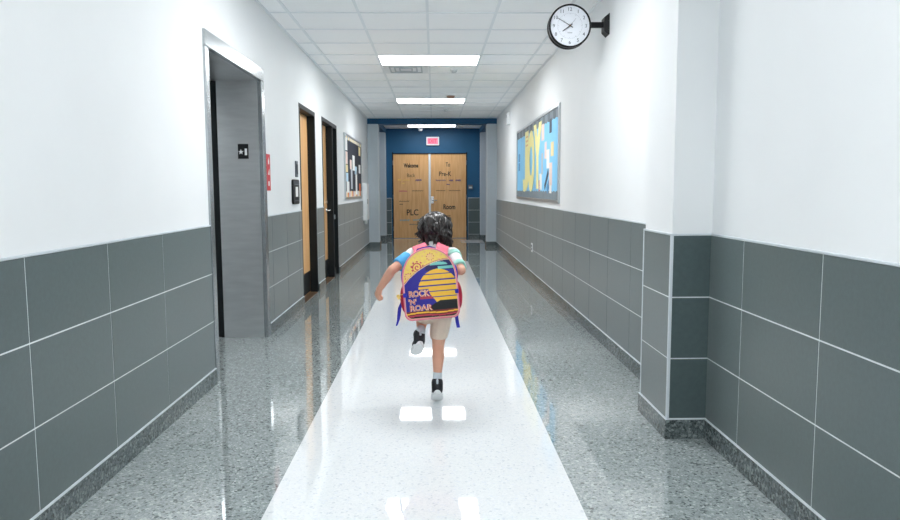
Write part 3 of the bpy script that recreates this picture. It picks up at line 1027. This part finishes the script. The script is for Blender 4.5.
# hair: scalp cap and wavy locks hanging to the nape
hr = MB()
hr.ball(HD+Vector((0, -.026, .024)), (.077, .078, .083), nu=28, nv=18)
rnd = random.Random(5)
for i in range(62):                      # clumps of locks that meet towards their tips
    th = 2*math.pi*(i*.618 % 1)
    front = math.sin(th)                       # +1 = face side
    el_ = math.acos(1-(i+.5)/62)*.95
    c0 = HD+Vector((0, -.012, .018))
    if front > .45:
        zend = rnd.uniform(.02, .045)          # fringe above the brow
    else:
        zend = rnd.uniform(-.135, -.062)+(.014 if math.cos(th) < -.3 else -.014*max(0, math.cos(th)))
    ph, ph2 = rnd.uniform(0, 6.3), rnd.uniform(0, 6.3)
    amp = rnd.uniform(.008, .022)
    tw = rnd.uniform(-.4, .4)
    rc = rnd.uniform(.9, 1.12)
    flick = rnd.uniform(-.006, .028)
    for q in range(8):
        j1, j2, j3 = rnd.uniform(-.2, .2), rnd.uniform(-.14, .14), rnd.uniform(-.05, .05)
        zq = zend+rnd.uniform(-.012, .012)
        pts, rad = [], []
        K = 11
        e1 = max(.02, el_+j2)
        z0 = math.cos(e1)*.09
        for k in range(K+1):
            t = k/K
            z = z0+(zq-z0)*t
            zz = max(-1, min(1, z/.09))
            env = math.sqrt(max(0, 1-zz*zz)) if z > 0 else 1.0-.2*max(0, -z-.04)/.08
            if z > 0 and t > 0:
                env = max(env, math.sin(e1))
            elif t == 0:
                env = math.sin(e1)
            sp_ = 1-.8*t*t                      # the locks of a clump draw together
            a = th+tw*t+j1*sp_
            r_ = env*(rc+j3*sp_)+flick/.085*t**3
            side = .011*t*t if math.cos(a) > 0 else -.002*t
            x = math.cos(a)*.083*r_+amp*t*math.sin(9*t+ph)+side
            y = math.sin(a)*.088*r_+amp*t*math.sin(8*t+ph2)
            pts.append(c0+Vector((x, y, z)))
            rad.append(.0060*(1-.8*t**2)*rnd.uniform(.85, 1.1))
        hr.tube(pts, rad, 6)
hr.build('hair', M['hair'], pr, smooth=True)

# shirt
sh = MB()
sh.ball((0, 4.075, .585), (.108, .082, .085))
sh.cap((0, 4.08, .60), (-.005, 4.15, .79), .09, .09)
sh.ball((-.01, 4.15, .81), (.12, .083, .08))
sh.cap((-.112, 4.15, .862), (.094, 4.15, .862), .043, .043)
sh.cap((0, 4.165, .87), (.002, 4.20, .905), .05, .045)
sl_end = Lsh.lerp(Lel, .5)
sr_end = Rsh.lerp(Rel, .6)
sh.cap(Lsh, sl_end, .043, .037)
sh.cap(Rsh, sr_end, .043, .037)
fuse(sh, 'shirt', M['shirt'], pr, .005, 5)
def sleeve_ring(p, q, r0, r1, m_, nm):
    p, q = Vector(p), Vector(q)
    b = MB()
    b.tube([p, p.lerp(q, .06), p.lerp(q, .5), p.lerp(q, .96), q, p.lerp(q, .97)], [r0*.96, r0, (r0+r1)/2*1.01, r1, r1*.97, r1*.7], 24)
    return b.build(nm, m_, pr, smooth=True)
sleeve_ring(Lsh.lerp(Lel, .22), Lsh.lerp(Lel, .70), .044, .042, M['cuffblue'], 'sleeve_band')['label'] = 'sky blue sleeve band'
sleeve_ring(Rsh.lerp(Rel, .66), Rsh.lerp(Rel, .84), .0405, .0395, M['mint'], 'sleeve_band')['label'] = 'mint green sleeve band'
sleeve_ring(Rsh.lerp(Rel, .04), Rsh.lerp(Rel, .24), .0455, .0445, M['mint'], 'shoulder_band')['label'] = 'mint green shoulder band'
b = MB()
n_ = 28
ring = lambda z, k, y_: [(k*.112*math.cos(2*math.pi*i/n_), y_+k*.088*math.sin(2*math.pi*i/n_), z) for i in range(n_)]
rs_ = ring(.575, .985, 4.075)+ring(.525, 1.02, 4.07)+ring(.520, 1.0, 4.07)+ring(.575, .94, 4.075)
b.add(rs_, [(j*n_+i, j*n_+(i+1) % n_, ((j+1) % 4)*n_+(i+1) % n_, ((j+1) % 4)*n_+i) for j in range(4) for i in range(n_)])
b.build('shirt_hem', M['pinkhem'], pr, smooth=True)['label'] = 'pink shirt hem'

# shorts
so = MB()
so.ball((0, 4.07, .545), (.108, .085, .07))
so.cap(Rhip+Vector((.006, 0, -.01)), Rhip.lerp(Rkn, .68)+Vector((-.002, 0, 0)), .064, .054)
so.cap(Lhip+Vector((-.004, 0, -.01)), Lhip.lerp(Lkn, .62), .066, .058)
def cut_hem(co):
    # flat hem of the standing leg
    a = Rhip.lerp(Rkn, .74)
    d = (Rkn-Rhip).normalized()
    if co.x > -.02 and co.z < .46:
        t = (co-a).dot(d)
        if t > 0:
            co = co-d*t
    return co
fuse(so, 'shorts', M['shorts'], pr, .005, 4, cut_hem)

# socks and shoes
def shoe(heel, toe, ank, lab):
    t, s, n = foot_axes(heel, toe, Vector((1, 0, 0)))
    L = .172
    at = lambda a, b_, c: heel+t*a+s*b_+n*(c+.006)
    k = MB()
    kd = ((Rkn if ank is Ran else Lkn)-ank).normalized()
    k.cap(at(.045, 0, .06), ank, .0275, .0265)
    k.cap(ank, ank+kd*.02, .0265, .027)
    fuse(k, 'sock', M['sock'], pr, .004, 3)
    up_ = MB()
    up_.cap(at(.030, 0, .03), at(.034, 0, .07), .033, .034)
    up_.cap(at(.034, 0, .07), at(.05, 0, .078), .034, .033)
    up_.cap(at(.028, 0, .028), at(.09, 0, .03), .032, .032)
    up_.cap(at(.09, .001, .028), at(.143, .002, .02), .029, .022)
    up_.cap(at(.04, 0, .055), at(.1, 0, .036), .027, .02)
    u = fuse(up_, 'shoe', M['shoe'], pr, .0035, 3)
    if lab:
        u['label'] = lab
    out = []
    for q in range(28):
        a = 2*math.pi*q/28
        c_, s_ = math.cos(a), math.sin(a)
        hw = .0365+.005*c_-.004*(1-abs(c_))*(1 if c_ < .3 else 0)
        out.append((.5*L-.004+.52*L*c_, s_*hw))
    b = MB()
    b.prism(out, lambda a, b_, c: at(a, b_, c), -.006, .02)
    b.build('sole', M['sole'], u, bevel=.006, seg=3)
    b = MB()
    b.cap(at(-.001, 0, .058), at(.002, 0, .078), .006, .006)
    b.build('heel_tab', M['sock'], u, smooth=True)
    b = MB()
    for i in range(4):
        z0 = .058-.006*i
        b.tube([at(.075+.014*i, -.018, z0-.004), at(.078+.014*i, 0, z0+.003), at(.075+.014*i, .018, z0-.004)], .0025, 6)
    b.build('laces', M['sock'], u, smooth=True)
shoe(Rheel, Rtoe, Ran, 'black shoe pushing off the floor')
shoe(Lheel, Ltoe, Lan, 'black shoe lifted behind')

# ------------------------------------------------------------------ the backpack
bp = thing('backpack', (-.02, 3.95, .54), 'colourful backpack with purple front and yellow arch worn on the back', 'backpack')
TILT, LEAN = math.radians(4.6), math.radians(9)
BC = Vector((-.026, 3.885, .728))
Ub = Vector((math.cos(TILT), 0, math.sin(TILT)))
Vb = Vector((-math.sin(TILT), 0, math.cos(TILT)))
Vb = (Vb*math.cos(LEAN)+Vector((0, 1, 0))*math.sin(LEAN)).normalized()
Wb = Ub.cross(Vb)                       # towards the viewer
if Wb.y > 0:
    Wb = -Wb
HW, HH = .147, .192
def halfw(v):
    """half width of the outline at height v"""
    if v > .03:
        t = (v-.03)/(HH-.03)
        return HW*(1-.06*t)*max(0, 1-t**2.3)**.5
    if v < -HH+.035:
        t = (-HH+.035-v)/.035
        return HW-.035+.035*math.sqrt(max(0, 1-t*t))
    return HW
def outline(n=20, sc=1.0):
    pts = []
    vs_ = [-HH+.035*(1-math.cos(math.pi/2*i/6)) for i in range(7)]
    vs_ += [-HH+.035+(.03+HH-.035)*i/8 for i in range(1, 9)]
    vs_ += [.03+(HH-.03)*math.sin(math.pi/2*i/14) for i in range(1, 15)]
    R = [(halfw(v)*sc, v*sc) for v in vs_]
    Lf = [(-u, v) for u, v in R[::-1]]
    out = []
    for p in R+Lf:
        if not out or (abs(p[0]-out[-1][0])+abs(p[1]-out[-1][1])) > 1e-5:
            out.append(p)
    return out
def bulge(u, v):
    return .022*max(0, 1-(u/HW)**2)*max(0, 1-(v/HH)**2)
def B3(u, v, d):
    return BC+Ub*u+Vb*v+Wb*d
M['crimson'] = mat('crimson_nylon', srgb(188, 24, 62), .6, noise=.06, nscale=60, bump=.2, bscale=500)
M['purple'] = mat('indigo_print', srgb(44, 38, 150), .55, noise=.05, nscale=60)
M['navy'] = mat('navy_print', srgb(24, 22, 92), .55, noise=.05, nscale=60)
M['amber'] = mat('amber_print', srgb(255, 198, 64), .55, noise=.03, nscale=60)
M['lemon'] = mat('lemon_print', srgb(255, 216, 108), .55, noise=.06, nscale=70)
M['swirl'] = mat('pink_red_print', srgb(206, 72, 88), .55, noise=.05)
M['peach'] = mat('peach_print', srgb(244, 176, 150), .55, noise=.05)
M['teal'] = mat('teal_print', srgb(124, 206, 196), .55, noise=.05)
M['rock'] = mat('black_print', srgb(22, 26, 30), .55, noise=.1)
M['maroon'] = mat('maroon_print', srgb(128, 46, 44), .55, noise=.05)
M['cream'] = mat('cream_print', srgb(244, 206, 172), .55, noise=.03)
M['rose'] = mat('rose_print', srgb(190, 62, 86), .55, noise=.05)
M['pinkpipe'] = mat('pink_piping', srgb(236, 140, 160), .5, noise=.03)
M['blueweb'] = mat('blue_webbing', srgb(38, 44, 178), .6, noise=.08, nscale=80)
M['pinkstrap'] = mat('pink_strap', srgb(232, 112, 132), .65, noise=.06, nscale=60)
M['tagyellow'] = mat('yellow_tag', srgb(244, 206, 110), .6, noise=.05)

main = MB()
main.prism(outline(), B3, -.115, -.004)
main.build('main_compartment', M['crimson'], bp, bevel=.014, seg=4)

PAL = ['purple', 'lemon', 'swirl', 'peach', 'teal', 'amber', 'rock', 'maroon', 'cream', 'rose', 'navy']
ix = {n: i for i, n in enumerate(PAL)}
def arc_v(u):
    """lower edge of the yellow arch"""
    t = (u+HW)/(2*HW)
    return .0+.128*(1-(1-min(1, t*1.02))**2.4)
def print_at(u, v):
    a = arc_v(u)
    if v > a+.004:
        # little suns and spirals on the yellow
        for (cu, cv, r) in ((-.062, .092, .036), (.012, .145, .022), (-.115, .045, .022)):
            d = math.hypot(u-cu, v-cv)
            if d < r:
                ang = math.atan2(v-cv, u-cu)
                if d > r*.78:
                    return 'swirl' if math.sin(ang*9) > .1 else 'lemon'
                sp = (d/r*2.4-ang/(2*math.pi)) % 1
                return ('swirl' if r > .03 else 'peach') if sp < .45 else 'lemon'
        if math.sin(u*150+v*40)*math.sin(v*170-u*30) > .86:
            return 'peach'
        return 'lemon'
    if v > a-.004:
        return 'swirl' if v > a+.001 else 'cream'
    if v < -.148:
        k = (v+.192)/.044+.06*math.sin(u*30)
        return ('maroon', 'rock', 'rose', 'maroon', 'amber', 'maroon')[max(0, min(5, int(k*6)))]
    # black ground
    g = -.148+.012+.040*max(0, min(1, (u+.03)/.08)) if u > -.04 else -.148
    if v < g:
        return 'rock'
    # teal clouds
    if abs(u-.055) < .048 and 0 < v-.098 < .014*math.sqrt(max(0, 1-((u-.055)/.048)**2))+.002:
        return 'teal'
    if u > .05 and .074 < v < .090:
        return 'teal'
    # striped setting sun
    su, sv, sr = .045, -.045, .112
    d = math.hypot(u-su, (v-sv)*.93)
    if d < sr and (v > -.03 or u > .01+.02*math.sin(v*40)):
        k = (v+.11) % .031
        lim = .0065 if v > -.03 else .005
        if k < lim and u < su+.2:
            return 'purple'
        return 'amber'
    if u > .03 and v < -.05:
        return 'rose' if (v % .03) < .015 else 'navy'
    if -.06 < u < .02 and -.085 < v < -.07:
        return 'rose'
    if v > .07 and u > -.02:
        return 'navy'
    return 'purple'
fp = MB()
NV, NU = 150, 116
grid = {}
vs_, fs_, mi_ = [], [], []
for j in range(NV+1):
    v = -HH+.001+(2*HH-.002)*j/NV
    hw = halfw(v)-.001
    for i in range(NU+1):
        u = hw*(2*i/NU-1)
        vs_.append(B3(u, v, bulge(u, v)+.0))
for j in range(NV):
    for i in range(NU):
        a = j*(NU+1)+i
        fs_.append((a, a+1, a+NU+2, a+NU+1))
        vm = -HH+.001+(2*HH-.002)*(j+.5)/NV
        um = (halfw(vm)-.001)*(2*(i+.5)/NU-1)
        mi_.append(ix[print_at(um, vm)])
o0 = len(fp.v)
fp.v += [tuple(q) for q in vs_]
fp.f += fs_
fp.m += mi_
# rim going back to the main compartment
ol = outline()
n_ = len(ol)
fp.add([B3(u, v, 0) for u, v in ol]+[B3(u, v, -.006) for u, v in ol], [(i, (i+1) % n_, n_+(i+1) % n_, n_+i) for i in range(n_)]+[tuple(range(n_, 2*n_))], ix['rose'])
fpo = fp.build('front_pocket', [M[p] for p in PAL], bp)
fpo['label'] = 'front pocket with striped sun print'

lt = MB()
def onbag(u, v, d):
    return B3(u, v, bulge(u, v)+.0008+d)
LET = [('ROCK', -.062, -.052, .118, .036), ("'N'", -.104, -.094, .046, .030), ('ROAR', -.058, -.130, .126, .034)]
for s_, cu, cv, wd, ht in LET:
    add_text(lt, s_, onbag, cu, cv, wd, ht, .055, mi=0, thick=.0006)
    add_text(lt, s_, lambda u, v, d: onbag(u, v, d+.0008), cu, cv, wd*.985, ht*.9, -.012, mi=1, thick=.0005)
lt.build('lettering', [M['cream'], M['rose']], fpo)

pp = MB()
loop = ol+[ol[0]]
pp.tube([B3(u*1.005, v*1.005, .001) for u, v in loop], .0048, 8)
pp.build('piping', M['pinkpipe'], fpo, smooth=True)
pp = MB()
pp.tube([B3(u*.972, v*.976, bulge(u*.972, v*.976)+.001) for u, v in loop], .0016, 6)
pp.build('stitch_line', M['cream'], fpo, smooth=True)

# side pockets
for sx in (-1, 1):
    b = MB()
    Rm = Matrix((Ub, Wb, Vb)).transposed()
    b.ball(B3(sx*(HW-.006), -.075, -.058), (.032, .046, .085), Rm, 24, 16)
    b.build('side_pocket', M['crimson'], bp, smooth=True)
    b = MB()
    b.ball(B3(sx*(HW-.004), .045, -.05), (.016, .03, .05), Rm, 16, 10)
    b.build('side_panel', M['blueweb'], bp, smooth=True)
    b = MB()
    c = B3(sx*(HW-.004), -.055, .006)
    b.box(-.010, .010, -.008, .006, -.012, .012)
    b.v = [tuple(c+Ub*x+Wb*y+Vb*z) for x, y, z in b.v]
    b.build('side_buckle', M['blueweb'], bp, bevel=.004)
# loose strap ends
b = MB()
b.ribbon([(-.178, 3.93, .625), (-.196, 3.925, .585), (-.200, 3.92, .545), (-.203, 3.915, .52), (-.213, 3.91, .488)], [(.008, .004, 0), (.009, .003, 0), (.009, .003, 0), (.007, .003, .002), (.004, .002, .002)], .004)
b.build('hanging_strap', M['blueweb'], bp)
b = MB()
b.ribbon([(.118, 3.93, .61), (.121, 3.925, .57), (.121, 3.92, .53), (.125, 3.92, .50), (.131, 3.915, .474)], [(.009, .003, 0)]*5, .004)
b.build('hanging_strap', M['blueweb'], bp)
b = MB()
b.box(-.009, .009, -.002, .002, -.013, .013)
b.v = [(x*.9-z*.4-.2, y+3.905, z*.9+x*.4+.65) for x, y, z in b.v]
b.tube([(-.188, 3.905, .662), (-.172, 3.89, .668)], .003, 6)
b.build('zip_tag', M['tagyellow'], bp)
# grab handle on top
b = MB()
hp_ = [B3(-.07, .178, -.085), B3(-.055, .198, -.085), B3(-.02, .206, -.085), B3(.015, .208, -.085), B3(.045, .196, -.085), B3(.06, .18, -.085)]
b.ribbon(hp_, [tuple(Wb*.012)]*6, .006)
b.build('grab_handle', M['blueweb'], bp)
# shoulder straps: over the shoulders, down the chest and back under the arms
for sx, x0, x1, hw_ in ((-1, -.082, -.092, .038), (1, .042, .05, .033)):
    b = MB()
    path = [(x0, 4.03, .88), (x0, 4.075, .908), (x1, 4.125, .919), (x1, 4.175, .91), (x1*.95, 4.225, .885), (x1*.9, 4.25, .83), (x1*.95, 4.248, .76), (x1*1.25, 4.21, .69), (x1*1.5, 4.12, .64), (x1*1.6, 4.03, .62)]
    b.ribbon(path, [(hw_, .0, -.014*sx)]*4+[(.026, .0, -.008*sx)]*3+[(.02, 0, .008), (.006, .004, .02), (.004, .004, .02)], .008)
    b.build('shoulder_strap', M['pinkstrap'], bp, bevel=.004)
